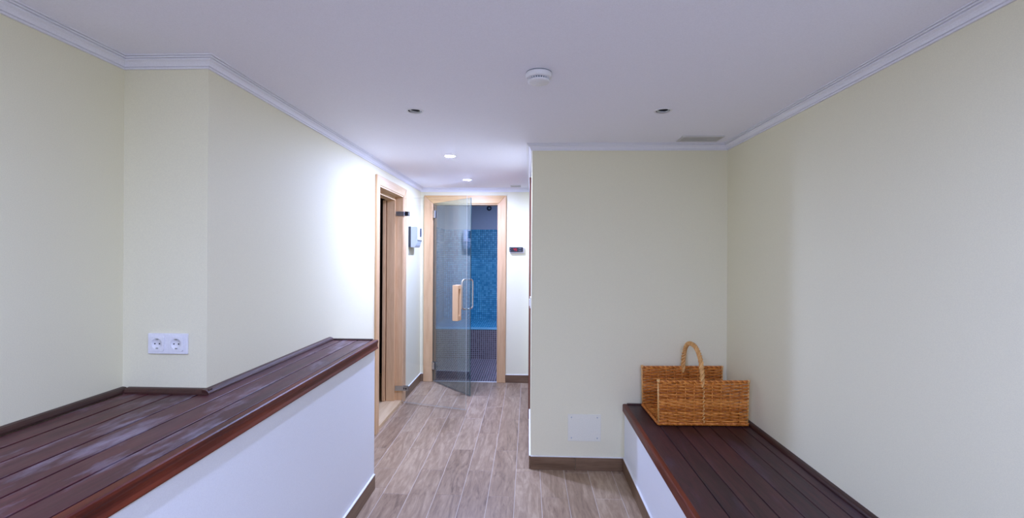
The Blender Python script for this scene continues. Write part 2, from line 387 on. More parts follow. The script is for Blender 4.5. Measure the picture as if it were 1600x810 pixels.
# ---------------------------------------------------------------- floor: wood-look plank tiles over grout
XH, XB2 = -0.899, 0.616                            # half wall face, bench base face
bm = bmesh.new()
bx(bm, XL-T, XR+T, YB-T, YD+0.12, -0.06, -0.0012)
floor = struct(obj('floor', bm, M['grout']), 'floor of grey-brown wood-look plank tiles with pale joints')
PW, PL, G = 0.1515, 0.602, 0.0025
regions = [(XH, XB2, YB, YA), (XC, XK, 2.645, YD+0.004)]
def plank_mesh(w, l):
    key = (round(w, 4), round(l, 4))
    if key not in PM:
        bm = bmesh.new(); bx(bm, -w/2, w/2, -l/2, l/2, -0.009, 0, ch=0.0008)
        uv = bm.loops.layers.uv.new('UVMap')
        me = bpy.data.meshes.new('plank'); bm.to_mesh(me); bm.free(); me.materials.append(M['floor_plank']); PM[key] = me
    return PM[key]
PM = {}
for c in range(-9, 5):
    x0 = 0.080+c*PW; x1 = x0+PW
    y0s = 2.885 if (c % 2 == 1) else 2.584
    for k in range(-9, 5):
        ya = y0s+k*PL; yb = ya+PL
        # the visible floor of this column: main room up to the alcove wall, corridor further on
        xa, xb = max(x0, XH), min(x1, XB2)
        segs = []
        lo, hi = max(ya, YB), yb
        # part in the main room
        spans = []
        if xb-xa > 0.012 and min(hi, YA) > lo: spans.append((xa, xb, lo, min(hi, YA)))
        ca, cb = max(x0, XC), min(x1, XK)
        if cb-ca > 0.012 and min(hi, YD) > max(lo, 2.645): spans.append((ca, cb, max(lo, 2.645), min(hi, YD)))
        if len(spans) == 2 and abs(spans[0][0]-spans[1][0]) < 1e-6 and abs(spans[0][1]-spans[1][1]) < 1e-6:
            spans = [(xa, xb, lo, min(hi, YD))]
        elif len(spans) == 2:
            (a0, a1, a2, a3), (b0, b1, b2, b3) = spans
            if a1-a0 >= b1-b0: spans = [(a0, a1, a2, a3)] + ([(b0, b1, a3, b3)] if b3-a3 > 0.02 else [])
            else: spans = ([(a0, a1, a2, b2)] if b2-a2 > 0.02 else []) + [(b0, b1, b2, b3)]
        for sx0, sx1, sy0, sy1 in spans:
            if sy1-sy0 < 0.012: continue
            o = bpy.data.objects.new('plank', plank_mesh(sx1-sx0-G, sy1-sy0-G)); COL.objects.link(o)
            o.location = ((sx0+sx1)/2, (sy0+sy1)/2, random.uniform(-0.0003, 0.0002)); o.parent = floor

# skirting tiles
def baseboard(name, label, pieces, axis):
    root = struct(empty(name), label)
    for x0, x1, y0, y1 in pieces:
        o = boxobj('skirting_tile', x0, x1, y0, y1, 0, 0.083, M['skirting_x' if axis == 'X' else 'skirting'], root, bevel=0.0015)
    xs0 = min(p[0] for p in pieces); xs1 = max(p[1] for p in pieces); ys0 = min(p[2] for p in pieces); ys1 = max(p[3] for p in pieces)
    boxobj('caulk_line', xs0, xs1, ys0, ys1, 0.083, 0.0865, M['caulk'], root)
    return root
baseboard('baseboard_alcove', 'brown wood-look tile skirting under the alcove wall', [(XK, 0.305, YA-0.010, YA), (0.307, XB2-0.010, YA-0.010, YA)], 'X')
baseboard('baseboard_bench', 'brown wood-look tile skirting along the bench base', [(XB2-0.010, XB2, y, min(y+0.6, YA)-0.002) for y in (2.325, 1.725, 1.125, 0.525, -0.075, -0.675, -1.275)], 'Y')
baseboard('baseboard_half', 'brown wood-look tile skirting along the half wall', [(XH, XH+0.010, y, min(y+0.6, 2.634)-0.002) for y in (2.034, 1.434, 0.834, 0.234, -0.366, -0.966, -1.566)], 'Y')
baseboard('baseboard_left', 'brown skirting on the left corridor wall between the two doors', [(XC, XC+0.010, 4.245, YD)], 'Y')
baseboard('baseboard_back', 'brown skirting on the end wall right of the steam door', [(-0.242, XK-0.011, YD-0.010, YD)], 'X')
baseboard('baseboard_corner', 'short brown skirting on the end wall left of the steam door', [(XC+0.010, -1.127, YD-0.010, YD)], 'X')
baseboard('baseboard_right', 'brown skirting on the right corridor wall', [(XK-0.010, XK, YA, 3.80), (XK-0.010, XK, 4.70, YD)], 'Y')

# ---------------------------------------------------------------- left half wall with plank counter
CT = 0.869                                          # counter top height
struct(boxobj('wall_half', XH-0.10, XH, YB, 2.640, 0, CT-0.053, M['white_wall']), 'white half wall under the dark plank counter')
def counter():
    root = empty('countertop', (-1.1, 1.0, CT))
    tag(root, 'long dark-stained plank counter top on the white half wall at left', 'countertop')
    P = root.location
    xj = [-1.451, -1.361, -1.271, -1.179, -1.087, -0.997, -0.912]; g = 0.0034
    for i in range(6):
        a, b = xj[i]+g, xj[i+1]-g
        y1 = YR-0.001 if b < XC+0.001 else 2.625
        at(boxobj('plank', a, b, YB+0.01, y1, CT-0.022, CT-random.uniform(0, 0.0006), M['dark_plank'], root, ch=0.0008), P)
    # dark batten visible in the grooves
    bm = bmesh.new(); bx(bm, XL+0.002, -0.905, YB+0.01, YR-0.002, CT-0.05, CT-0.022); bx(bm, XC+0.002, -0.905, YR-0.002, 2.625, CT-0.05, CT-0.022)
    at(obj('sub_board', bm, M['dark'], root), P)
    # moulded nosing along the front
    prof = [(-0.024, -0.053), (0.002, -0.053), (0.0055, -0.051), (0.006, -0.047), (0.004, -0.043), (0.0015, -0.038), (0.001, -0.030), (0.002, -0.022), (0.005, -0.016), (0.006, -0.009), (0.0045, -0.003), (0.001, 0.0), (-0.022, 0.0), (-0.024, -0.001)]
    bm = bmesh.new(); prism(bm, prof, (-0.888, YB+0.01, CT), (-0.888, 2.652, CT), side=(1, 0, 0))
    at(obj('nosing', bm, M['dark_fascia'], root), P)
    # quarter-round trims against the walls and the end cleat
    q = [(0, 0), (0.026, 0), (0.025, 0.006), (0.021, 0.012), (0.014, 0.0165), (0.006, 0.018), (0, 0.018)]
    def tr(p0, p1, side):
        bm = bmesh.new(); prism(bm, q, p0, p1, side=side); at(obj('quarter_round', bm, M['dark_trim'], root), P)
    tr((XL+0.001, YB+0.01, CT), (XL+0.001, YR-0.002, CT), (1, 0, 0))
    tr((XL+0.027, YR-0.001, CT), (XC+0.022, YR-0.001, CT), (0, -1, 0))
    tr((XC+0.001, YR-0.026, CT), (XC+0.001, 2.627, CT), (1, 0, 0))
    at(boxobj('end_cleat', XC+0.001, -0.913, 2.627, 2.652, CT-0.05, CT+0.006, M['dark_trim'], root, bevel=0.002), P)
counter()

# ---------------------------------------------------------------- right bench
BT = 0.428
def bench():
    root = empty('bench', (0.95, 1.2, 0))
    tag(root, 'low built-in bench with dark plank seat on a white base along the right wall', 'bench')
    P = root.location
    at(boxobj('base', XB2, XR-0.001, YB+0.01, YA-0.001, 0, BT-0.049, M['white_wall'], root), P)
    xj = [0.628, 0.735, 0.826, 0.917, 1.008, 1.098, 1.183, 1.253]; g = 0.0022
    for i in range(7):
        at(boxobj('plank', xj[i]+g, xj[i+1]-g, YB+0.01, YA-0.022, BT-0.022, BT-random.uniform(0, 0.0006), M['dark_plank_b'], root, ch=0.0007), P)
    at(boxobj('sub_board', 0.62, XR-0.002, YB+0.01, YA-0.003, BT-0.049, BT-0.022, M['dark'], root), P)
    prof = [(0.024, -0.049), (0.003, -0.049), (-0.001, -0.047), (-0.002, -0.043), (-0.002, -0.008), (0.0, -0.002), (0.004, 0.0), (0.022, 0.0), (0.024, -0.001)]
    bm = bmesh.new(); prism(bm, prof, (0.606, YB+0.01, BT), (0.606, YA-0.001, BT), side=(1, 0, 0))
    at(obj('nosing', bm, M['dark_fascia'], root), P)
    q = [(0, 0), (-0.024, 0), (-0.023, 0.006), (-0.019, 0.012), (-0.013, 0.016), (-0.005, 0.018), (0, 0.018)]
    bm = bmesh.new(); prism(bm, q, (XR-0.001, YB+0.01, BT), (XR-0.001, YA-0.002, BT), side=(1, 0, 0)); at(obj('quarter_round', bm, M['dark_trim'], root), P)
    at(boxobj('end_cleat', 0.631, XR-0.026, YA-0.020, YA-0.001, BT-0.02, BT+0.006, M['dark_trim'], root, bevel=0.002), P)
bench()

# ---------------------------------------------------------------- wicker basket
def basket():
    root = empty('basket', (0.970, 2.728, BT+0.001)); root.rotation_euler = (0, 0, math.radians(1.6))
    tag(root, 'open-ended golden wicker log basket with an arched handle on the bench', 'basket')
    Lx, Dy, H = 0.490, 0.318, 0.245
    hx, hy = Lx/2, Dy/2
    per = 0.049
    def strand(bm, p0, p1, nrm, phase, r, amp):
        p0 = Vector(p0); p1 = Vector(p1); n = Vector(nrm); ln = (p1-p0).length
        k = max(8, int(ln/per*4)); pts = []
        for i in range(k+1):
            t = i/k; pts.append(p0.lerp(p1, t)+n*(amp*math.sin(math.pi*t*ln/per+phase))+Vector((0, 0, random.uniform(-0.0006, 0.0006))))
        tube(bm, pts, r*random.uniform(0.88, 1.1), seg=5)
    def panel(name, y, out):
        bm = bmesh.new(); rows = 25
        ns = int(round(Lx/per))
        for i in range(ns+1):
            x = -hx+Lx*i/ns; tube(bm, [(x*1.0, y, 0.004), (x*1.015, y+out*0.004, H)], 0.0032, seg=5)
        for r in range(rows):
            t = (r+0.5)/rows; z = 0.012+t*(H-0.014); fl = 1.0+0.015*t
            sag = 0.0
            strand(bm, (-hx*fl, y+out*0.004*t, z), (hx*fl, y+out*0.004*t, z+sag), (0, 1, 0), math.pi/2+(math.pi if r % 2 else 0), 0.0047, 0.0046)
        o = obj(name, bm, M['wicker'], root, recalc=False); o['kind'] = 'stuff'
        return o
    panel('front_panel', -hy, -1); panel('back_panel', hy, 1)
    # woven floor
    bm = bmesh.new()
    for i in range(15):
        x = -hx+Lx*i/14; tube(bm, [(x, -hy, 0.010), (x, hy, 0.010)], 0.0032, seg=5)
    for r in range(26):
        y = -hy+0.006+(Dy-0.012)*r/25
        strand(bm, (-hx, y, 0.010), (hx, y, 0.010), (0, 0, 1), (math.pi if r % 2 else 0)+math.pi/2, 0.0042, 0.0034)
    obj('basket_floor', bm, M['wicker'], root, recalc=False)['kind'] = 'stuff'
    # braided borders: rim of each panel, foot and end lips
    def braid(name, p0, p1, r=0.0042, mat='wicker', pitch=0.03, rad=0.0042):
        bm = bmesh.new(); p0 = Vector(p0); p1 = Vector(p1); ln = (p1-p0).length; d = (p1-p0).normalized()
        u = d.orthogonal().normalized(); v = d.cross(u); k = max(8, int(ln/pitch*8))
        for s in range(3):
            tube(bm, [p0.lerp(p1, i/k)+(u*math.cos(2*math.pi*(i/k*ln/pitch+s/3))+v*math.sin(2*math.pi*(i/k*ln/pitch+s/3)))*rad for i in range(k+1)], r, seg=6)
        return obj(name, bm, M[mat], root, recalc=False)
    f = 1.015
    braid('rim', (-hx*f-0.006, -hy-0.004, H), (hx*f+0.006, -hy-0.004, H+0.004), mat='wicker'); braid('rim', (-hx*f-0.006, hy+0.004, H), (hx*f+0.006, hy+0.004, H+0.004), mat='wicker')
    braid('foot_border', (-hx-0.004, -hy-0.001, 0.010), (hx+0.004, -hy-0.001, 0.010), r=0.005, rad=0.0046); braid('foot_border', (-hx-0.004, hy+0.001, 0.010), (hx+0.004, hy+0.001, 0.010), r=0.005, rad=0.0046)
    braid('end_lip', (-hx-0.003, -hy, 0.012), (-hx-0.003, hy, 0.012), r=0.005, rad=0.0046); braid('end_lip', (hx+0.003, -hy, 0.012), (hx+0.003, hy, 0.012), r=0.005, rad=0.0046)
    for sx in (-1, 1):
        for sy in (-1, 1):
            bm = bmesh.new(); tube(bm, [(sx*hx, sy*hy, 0.004), (sx*(hx*f+0.002), sy*(hy+0.004), H+0.008)], [0.006, 0.0052], seg=8)
            tube(bm, [(sx*(hx*f-0.002), sy*(hy+0.004), H-0.006), (sx*(hx*f+0.002), sy*(hy+0.004), H+0.012)], 0.0085, seg=8)
            obj('corner_post', bm, M['wicker_light'], root, recalc=False)
    # handle: thick cane core wrapped by a helix, arched between the two panels
    K = 40; A = []
    foot = H-0.03; top = H+0.178
    for i in range(K+1):
        t = math.pi*i/K; A.append(Vector((0.006*math.cos(t)*-1, -(hy+0.003)*math.copysign(abs(math.cos(t))**0.86, math.cos(t)), foot+(top-foot)*math.sin(t)**0.72)))
    bm = bmesh.new(); tube(bm, A, 0.0085, seg=10)
    hnd = obj('handle', bm, M['wicker_light'], root, recalc=False)
    bm = bmesh.new(); tot = 15
    for s in range(3):
        pts = []
        nn = 260
        for i in range(nn+1):
            q = i/nn*K; j = min(int(q), K-1); p = A[j].lerp(A[j+1], q-j); t = (A[min(j+1, K)]-A[max(j-1, 0)]).normalized()
            u = Vector((1, 0, 0)); u = (u-t*u.dot(t)).normalized(); v = t.cross(u); a = 2*math.pi*(i/nn*9+s/3)
            pts.append(p+(u*math.cos(a)+v*math.sin(a))*0.0085)
        tube(bm, pts, 0.0055, seg=6)
    obj('handle_wrap', bm, M['wicker_light'], hnd, recalc=False)
    # pale lacing that ties the handle to each panel
    for sy in (-1, 1):
        bm = bmesh.new()
        pts = []
        for i in range(60):
            z = 0.02+(H+0.01-0.02)*i/59; pts.append((0.004*math.sin(i*1.05), sy*(hy+0.0085+0.002*math.cos(i*1.05)), z))
        tube(bm, pts, 0.0032, seg=5)
        obj('handle_lacing', bm, M['wicker_light'], root, recalc=False)
basket()

# ---------------------------------------------------------------- ceiling fittings
def downlight(x, y, lit, label, z=None, mat='led'):
    P = (x, y, z or ZC)
    root = tag(empty('downlight', P), label, 'light', 'lit downlights' if lit else 'unlit ceiling downlights')
    bm = bmesh.new(); lathe(bm, [(0.034, 0.001), (0.034, -0.001), (0.036, -0.0035), (0.040, -0.0035), (0.0435, -0.0015), (0.044, 0.0), (0.034, 0.001)], seg=40)
    obj('rim', bm, M['white_plastic'], root)
    if lit:
        bm = bmesh.new(); lathe(bm, [(0.0335, 0.0), (0.0335, 0.05), (0, 0.05)], seg=32)
        obj('housing', bm, M['white_plastic'], root)
        bm = bmesh.new(); lathe(bm, [(0.0332, 0.0), (0.030, -0.0025), (0.022, -0.004), (0.012, -0.005), (0, -0.0052)], seg=32)
        obj('lens', bm, M[mat], root)
    else:
        bm = bmesh.new(); lathe(bm, [(0.0335, 0.0), (0.0335, 0.05), (0, 0.05)], seg=32)
        obj('housing', bm, M['dark'], root)
        bm = bmesh.new(); lathe(bm, [(0.031, 0.006), (0.031, 0.001), (0.026, 0.001), (0.024, 0.008)], seg=32)
        o = obj('gimbal', bm, M['steel'], root); o.rotation_euler = (math.radians(-8), math.radians(6), 0)
        bm = bmesh.new(); lathe(bm, [(0.0235, 0.014), (0.016, 0.010), (0, 0.0085)], seg=32)
        obj('lens', bm, M['lamp_off'], root)
downlight(*LIT[0], True, 'glowing round downlight nearer the camera in the corridor ceiling')
downlight(*LIT[1], True, 'glowing round downlight in front of the glass door')
downlight(*REAR[0], True, 'glowing round downlight behind the camera on the counter side')
downlight(*REAR[1], True, 'glowing round downlight behind the camera on the bench side')
downlight(-0.25, 5.75, True, 'unseen fill lamp added to brighten the steam room', z=2.20, mat='steam_fill')  # added out of view above the door head to lift the blue tiles
downlight(*OFF[0], False, 'unlit silver-rimmed downlight on the left of the ceiling')
downlight(*OFF[1], False, 'unlit silver-rimmed downlight on the right near the vent grille')

def smoke_detector():
    P = (0.035, 1.775, ZC)
    root = tag(empty('smoke_detector', P), 'round white smoke detector in the middle of the ceiling', 'smoke detector')
    bm = bmesh.new(); lathe(bm, [(0, 0), (0.050, 0), (0.050, -0.003), (0.0475, -0.0035)], seg=48); obj('mounting_plate', bm, M['grey_plastic'], root)
    bm = bmesh.new(); lathe(bm, [(0, -0.003), (0.0505, -0.003), (0.0515, -0.006), (0.0505, -0.018), (0.048, -0.0215), (0.043, -0.023), (0, -0.023)], seg=48); obj('base', bm, M['white_plastic'], root)
    bm = bmesh.new(); lathe(bm, [(0.0385, -0.022), (0.0385, -0.031)], seg=40); obj('sensor_chamber', bm, M['grey_plastic'], root)
    bm = bmesh.new()
    for k in range(26):
        a = 2*math.pi*k/26; c, s = math.cos(a), math.sin(a)
        prism(bm, [(-0.0014, 0), (0.0014, 0), (0.0014, 0.004), (-0.0014, 0.004)], (0.0385*c, 0.0385*s, -0.0225), (0.0385*c, 0.0385*s, -0.0305), up=(c, s, 0))
    obj('vent_ribs', bm, M['white_plastic'], root)['kind'] = 'stuff'
    bm = bmesh.new(); lathe(bm, [(0, -0.030), (0.041, -0.030), (0.0425, -0.032), (0.041, -0.036), (0.036, -0.0385), (0, -0.040)], seg=48); obj('cap', bm, M['white_plastic'], root)
smoke_detector()

def grille(x0, x1, y0, y1, n, label, name='vent_grille'):
    P = ((x0+x1)/2, (y0+y1)/2, ZC)
    root = tag(empty(name, P), label, 'vent')
    bm = bmesh.new(); fw = 0.012
    for a in ((x0, x1, y0, y0+fw), (x0, x1, y1-fw, y1), (x0, x0+fw, y0+fw, y1-fw), (x1-fw, x1, y0+fw, y1-fw)): bx(bm, a[0], a[1], a[2], a[3], ZC-0.007, ZC)
    at(obj('frame', bm, M['vent'], root), P)
    at(boxobj('backing', x0+fw, x1-fw, y0+fw, y1-fw, ZC-0.001, ZC-0.0002, M['grey_plastic'], root), P)
    for k in range(n):
        x = x0+fw+(x1-x0-2*fw)*(k+0.5)/n; w = (x1-x0-2*fw)/n*0.30
        at(boxobj('slat', x-w, x+w, y0+fw, y1-fw, ZC-0.006, ZC-0.001, M['vent'], root), P)
grille(0.905, 1.150, 2.725, 2.845, 22, 'rectangular grey ventilation grille in the ceiling above the alcove')
grille(-0.190, -0.085, 4.660, 4.760, 6, 'small square ceiling vent at the end of the corridor', 'ceiling_vent')

# ---------------------------------------------------------------- wall fittings
def socket_plate():
    P = (-1.30, YR, 1.045)
    root = tag(empty('double_socket', P), 'white double power socket on the short wall above the counter', 'socket')
    x0, x1, z0, z1 = -1.379, -1.231, 1.009, 1.084
    at(boxobj('plate', x0, x1, YR-0.009, YR, z0, z1, M['white_plastic'], root, bevel=0.003), P)
    for k, cx in enumerate((-1.3425, -1.2715)):
        cz = 1.0465; s = 0.0265
        # insert: a square face with a round well
        bm = bmesh.new(); n = 32; R = 0.0195; yf = YR-0.012; yb = YR-0.0095+0.004
        ring = []; sq = []; deep = []
        for i in range(n):
            t = 2*math.pi*(i+0.5)/n; c, sn = math.cos(t), math.sin(t); q = s/max(abs(c), abs(sn))
            ring.append(bm.verts.new((cx+R*c, yf, cz+R*sn))); sq.append(bm.verts.new((cx+q*c, yf, cz+q*sn)))
        low = [bm.verts.new((v.co.x, YR-0.008, v.co.z)) for v in sq]
        for i in range(n):
            j = (i+1) % n
            bm.faces.new((sq[i], sq[j], ring[j], ring[i])); bm.faces.new((sq[j], sq[i], low[i], low[j]))
        ins = at(obj('socket_face', bm, M['white_plastic'], root), P)
        bm = bmesh.new(); lathe(bm, [(R, 0.0), (R-0.001, -0.011+0.0085), (0, -0.0025)], seg=32)
        bm.transform(Matrix.Rotation(math.radians(90), 4, 'X') @ Matrix.Identity(4))
        o = obj('socket_well', bm, M['white_plastic'], ins)
        o.location = (cx-P[0], yf-P[1]+0.0002, cz-P[2])
        for sx in (-1, 1):
            bm = bmesh.new(); tube(bm, [(cx+sx*0.0085, YR-0.0101, cz), (cx+sx*0.0085, YR-0.0092, cz)], 0.0026, seg=12)
            at(obj('pin_hole', bm, M['dark'], ins), P)
        for sz in (-1, 1):
            at(boxobj('earth_clip', cx-0.004, cx+0.004, YR-0.0115, YR-0.009, cz+sz*0.0165-0.0022, cz+sz*0.0165+0.0022, M['steel'], ins), P)
socket_plate()

def cover_plate():
    P = (0.362, YA, 0.272)
    root = tag(empty('cover_plate', P), 'pale square cover plate with four screws low on the alcove wall', 'cover plate')
    at(boxobj('plate', 0.257, 0.467, YA-0.006, YA, 0.186, 0.358, M['plate'], root, bevel=0.0012), P)
    for x in (0.280, 0.444):
        for z in (0.207, 0.338):
            bm = bmesh.new(); lathe(bm, [(0, 0.003), (0.0032, 0.002), (0.0045, 0), (0.0045, -0.001)], seg=14); bm.transform(Matrix.Rotation(math.radians(90), 4, 'X'))
            o = obj('screw', bm, M['steel'], root); o.location = (x-P[0], -0.0065, z-P[2])
cover_plate()

def dispenser():
    y0, y1, z0, z1 = 4.365, 4.560, 1.437, 1.640
    P = (XC, (y0+y1)/2, z0)
    root = tag(empty('soap_dispenser', P), 'white wall dispenser with a dark level window between the two doors', 'dispenser')
    at(boxobj('back_plate', XC, XC+0.024, y0, y1, z0+0.002, z1, M['dark'], root, bevel=0.003), P)
    # body: side profile (out from wall, height) extruded along the wall
    prof = [(0.020, z0), (0.062, z0), (0.074, z0+0.022), (0.087, z0+0.065), (0.090, z0+0.095), (0.090, z1-0.010), (0.084, z1), (0.020, z1)]
    bm = bmesh.new(); prism(bm, prof, (XC, y0+0.004, 0), (XC, y1-0.004, 0), side=(1, 0, 0))
    at(obj('body', bm, M['pale_plastic'], root, bevel=0.004), P)
    at(boxobj('front_cover', XC+0.089, XC+0.096, y0+0.010, y1-0.010, z0+0.072, z1-0.006, M['white_plastic'], root, bevel=0.003), P)
    at(boxobj('level_window', XC+0.0955, XC+0.0968, y0+0.075, y1-0.060, z0+0.105, z1-0.014, M['black'], root), P)
    at(boxobj('lock', XC+0.0955, XC+0.0975, y0+0.115, y1-0.065, z0+0.085, z0+0.097, M['grey_plastic'], root), P)
dispenser()

def controller():
    P = (-0.134, YD, 1.428)
    root = tag(empty('temperature_controller', P), 'small black digital controller with red digits right of the steam door', 'controller')
    at(boxobj('mounting_box', -0.198, -0.046, YD-0.018, YD, 1.386, 1.446, M['white_plastic'], root, bevel=0.002), P)
    at(boxobj('face', -0.206, -0.062, YD-0.034, YD-0.018, 1.401, 1.452, M['black'], root, bevel=0.002), P)
    # seven-segment digits: 4 5
    bm = bmesh.new(); w, h, t = 0.014, 0.028, 0.0034
    seg = {'a': (0, h-t, w, h), 'g': (0, h/2-t/2, w, h/2+t/2), 'd': (0, 0, w, t), 'f': (0, h/2, t, h), 'e': (0, 0, t, h/2), 'b': (w-t, h/2, w, h), 'c': (w-t, 0, w, h/2)}
    for k, s in enumerate(('fgbc', 'afgcd')):
        ox = -0.160+k*0.020; oz = 1.412
        for c in s:
            a = seg[c]; bx(bm, ox+a[0], ox+a[2], YD-0.0350, YD-0.0338, oz+a[1], oz+a[3])
    at(obj('display_digits', bm, M['red_led'], root), P)
    for x in (-0.196, -0.100, -0.084):
        for z in (1.414, 1.437): at(boxobj('button', x-0.005, x+0.005, YD-0.0355, YD-0.034, z-0.004, z+0.004, M['grey_plastic'], root), P)
controller()

def light_switch():
    P = (XK, 3.30, 1.03)
    root = tag(empty('light_switch', P), 'white light switch on the right corridor wall seen edge-on', 'switch')
    at(boxobj('plate', XK-0.009, XK, 3.26, 3.34, 0.99, 1.07, M['white_plastic'], root, bevel=0.003), P)
    at(boxobj('rocker', XK-0.014, XK-0.009, 3.275, 3.325, 1.005, 1.055, M['white_plastic'], root, bevel=0.003), P)
light_switch()

# ---------------------------------------------------------------- doors
def glass_pane(name, hinge, free, z0, z1, th, mat, edge, parent, vedge=None):
    a = Vector((*hinge, 0)); b = Vector((*free, 0)); d = (b-a).normalized(); n = Vector((-d.y, d.x, 0))*th/2
    bm = bmesh.new()
    lo = [bm.verts.new(Vector((p.x, p.y, z0))) for p in (a-n, b-n, b+n, a+n)]; hi = [bm.verts.new(Vector((p.x, p.y, z1))) for p in (a-n, b-n, b+n, a+n)]
    for i in range(4):
        j = (i+1) % 4; f = bm.faces.new((lo[i], lo[j], hi[j], hi[i])); f.material_index = 0 if i in (0, 2) else 2
    bm.faces.new(lo[::-1]).material_index = 1; bm.faces.new(hi).material_index = 1
    return obj(name, bm, [mat, edge, vedge or edge], parent)
def door_frame_x(root, x0, x1, i0, i1, ztop, zi, y):
    """casing with mitred corners on a wall that faces -y, jambs behind it"""
    for name, pts in (('casing', [(x0, 0), (i0, 0), (i0, zi), (x0, ztop)]), ('casing', [(i1, 0), (x1, 0), (x1, ztop), (i1, zi)]), ('casing', [(x0, ztop), (i0, zi), (i1, zi), (x1, ztop)])):
        bm = bmesh.new(); f = [bm.verts.new((px, y-0.018, pz)) for px, pz in pts]; b = [bm.verts.new((px, y, pz)) for px, pz in pts]
        bm.faces.new(f); bm.faces.new(b[::-1])
        for i in range(4): bm.faces.new((f[i], b[i], b[(i+1) % 4], f[(i+1) % 4]))
        obj(name, bm, M['pine'] if pts[1][1] == 0 or pts[0][1] == 0 else M['pine_x'], root, bevel=0.004)

# steam room door at the end of the corridor
d1 = struct(empty('door_1'), 'pale wood framed smoked glass door of the steam room standing ajar')
door_frame_x(d1, -1.127, -0.242, -1.030, -0.325, 2.004, 1.918, YD)
for a in ((-1.040, -1.020), (-0.335, -0.315)): boxobj('jamb', a[0], a[1], YD-0.004, YD+0.12, 0, 1.93, M['pine'], d1)
boxobj('head_jamb', -1.020, -0.335, YD-0.004, YD+0.12, 1.905, 1.93, M['pine_x'], d1)
boxobj('door_sill', -1.020, -0.335, YD-0.002, YD+0.018, -0.02, 0.003, M['caulk'], d1)
SH, SF = (-1.022, 4.868), (-0.556, 4.363)
glass_pane('glass_leaf', SH, SF, 0.012, 1.918, 0.008, M['glass_smoke'], M['glass_edge'], d1)
sd = (Vector(SF)-Vector(SH)).normalized(); sn = Vector((sd.y, -sd.x))      # outward, to the camera side
def hinge(parent, base, d, n, z, w=0.060, h=0.085, th=0.012):
    bm = bmesh.new()
    for s in (1, -1):
        a = Vector((*base, z)); D = Vector((*d, 0)); Nn = Vector((*n, 0))*s
        prism(bm, [(0.0045, -h/2), (0.0045+th, -h/2), (0.0045+th, h/2), (0.0045, h/2)], a-D*0.012, a+D*w, side=Nn)
    o = obj('hinge', bm, M['steel'], parent, bevel=0.002)
    bm = bmesh.new()
    for s in (1, -1):
        for dz in (-h*0.28, h*0.28):
            p = Vector((*base, z+dz))+Vector((*d, 0))*w*0.6+Vector((*n, 0))*s*(0.0045+th); tube(bm, [p, p+Vector((*n, 0))*s*0.002], 0.006, seg=12)
    obj('hinge_screws', bm, M['chrome'], o)
    return o
for z in (1.80, 0.175): hinge(d1, SH, sd, sn, z, w=0.045, h=0.080)
# pull handle: a round bar loop on both faces of the glass
def pull(parent, hinge_p, d, n, dist, z0, z1, out, r):
    c = Vector((*hinge_p, 0))+Vector((*d, 0))*dist; Nn = Vector((*n, 0)); R = 0.028
    for s in (1, -1):
        pts = [c+Vector((0, 0, z0))+Nn*s*0.004]
        for k in range(7):
            t = math.pi/2*k/6; pts.append(c+Nn*s*(out-R+R*math.sin(t))+Vector((0, 0, z0+R-R*math.cos(t))))
        for k in range(7):
            t = math.pi/2*k/6; pts.append(c+Nn*s*(out-R+R*math.cos(t))+Vector((0, 0, z1-R+R*math.sin(t))))
        pts.append(c+Vector((0, 0, z1))+Nn*s*0.004)
        bm = bmesh.new(); tube(bm, pts, r, seg=10); obj('pull_handle', bm, M['chrome'], parent)
pull(d1, SH, sd, sn, 0.632, 0.842, 1.128, 0.062, 0.0085)

# sauna door in the left wall, glass leaf folded open into the corridor
d2 = struct(empty('door_2'), 'pale wood framed sauna doorway with a clear glass door opened into the corridor')
y0, y1, zi, zt = 3.475, 4.15, 1.905, 1.975
for name, pts in (('casing', [(3.405, 0), (y0, 0), (y0, zi), (3.405, zt+0.004)]), ('casing', [(y1, 0), (4.238, 0), (4.238, zt+0.004), (y1, zi)]), ('casing', [(3.405, zt+0.004), (y0, zi), (y1, zi), (4.238, zt+0.004)])):
    bm = bmesh.new(); f = [bm.verts.new((XC+0.018, py, pz)) for py, pz in pts]; b = [bm.verts.new((XC, py, pz)) for py, pz in pts]
    bm.faces.new(f); bm.faces.new(b[::-1])
    for i in range(4): bm.faces.new((f[i], b[i], b[(i+1) % 4], f[(i+1) % 4]))
    obj(name, bm, M['pine'] if pts[1][1] == 0 or pts[0][1] == 0 else M['pine_y'], d2, bevel=0.004)
bm = bmesh.new(); bx(bm, XC-T, XC+0.012, y1-0.012, y1, 0.03, 1.91); bx(bm, XC-T+0.03, XC-0.055, y1-0.040, y1-0.012, 0.03, 1.88); obj('jamb', bm, M['pine'], d2, bevel=0.002)
bm = bmesh.new(); bx(bm, XC-T, XC+0.012, y0, y0+0.012, 0.03, 1.91); bx(bm, XC-T+0.03, XC-0.055, y0+0.012, y0+0.040, 0.03, 1.88); obj('jamb', bm, M['pine'], d2, bevel=0.002)
bm = bmesh.new(); bx(bm, XC-T, XC+0.012, y0+0.012, y1-0.012, 1.893, 1.91); bx(bm, XC-T+0.03, XC-0.055, y0+0.040, y1-0.040, 1.862, 1.893); obj('head_jamb', bm, M['pine_y'], d2, bevel=0.002)
boxobj('inner_casing', XC-T-0.004, XC-T+0.022, y1-0.056, y1-0.0125, 0.03, 1.862, M['pine'], d2, bevel=0.003)
boxobj('inner_casing', XC-T-0.004, XC-T+0.022, y0+0.0125, y0+0.04, 0.03, 1.862, M['pine'], d2, bevel=0.003)
boxobj('threshold', XC-T, XC+0.006, y0, y1, -0.01, 0.030, M['pine_y'], d2, bevel=0.003)
GH, GF = (XC+0.012, 4.150), (-0.541, 3.968)
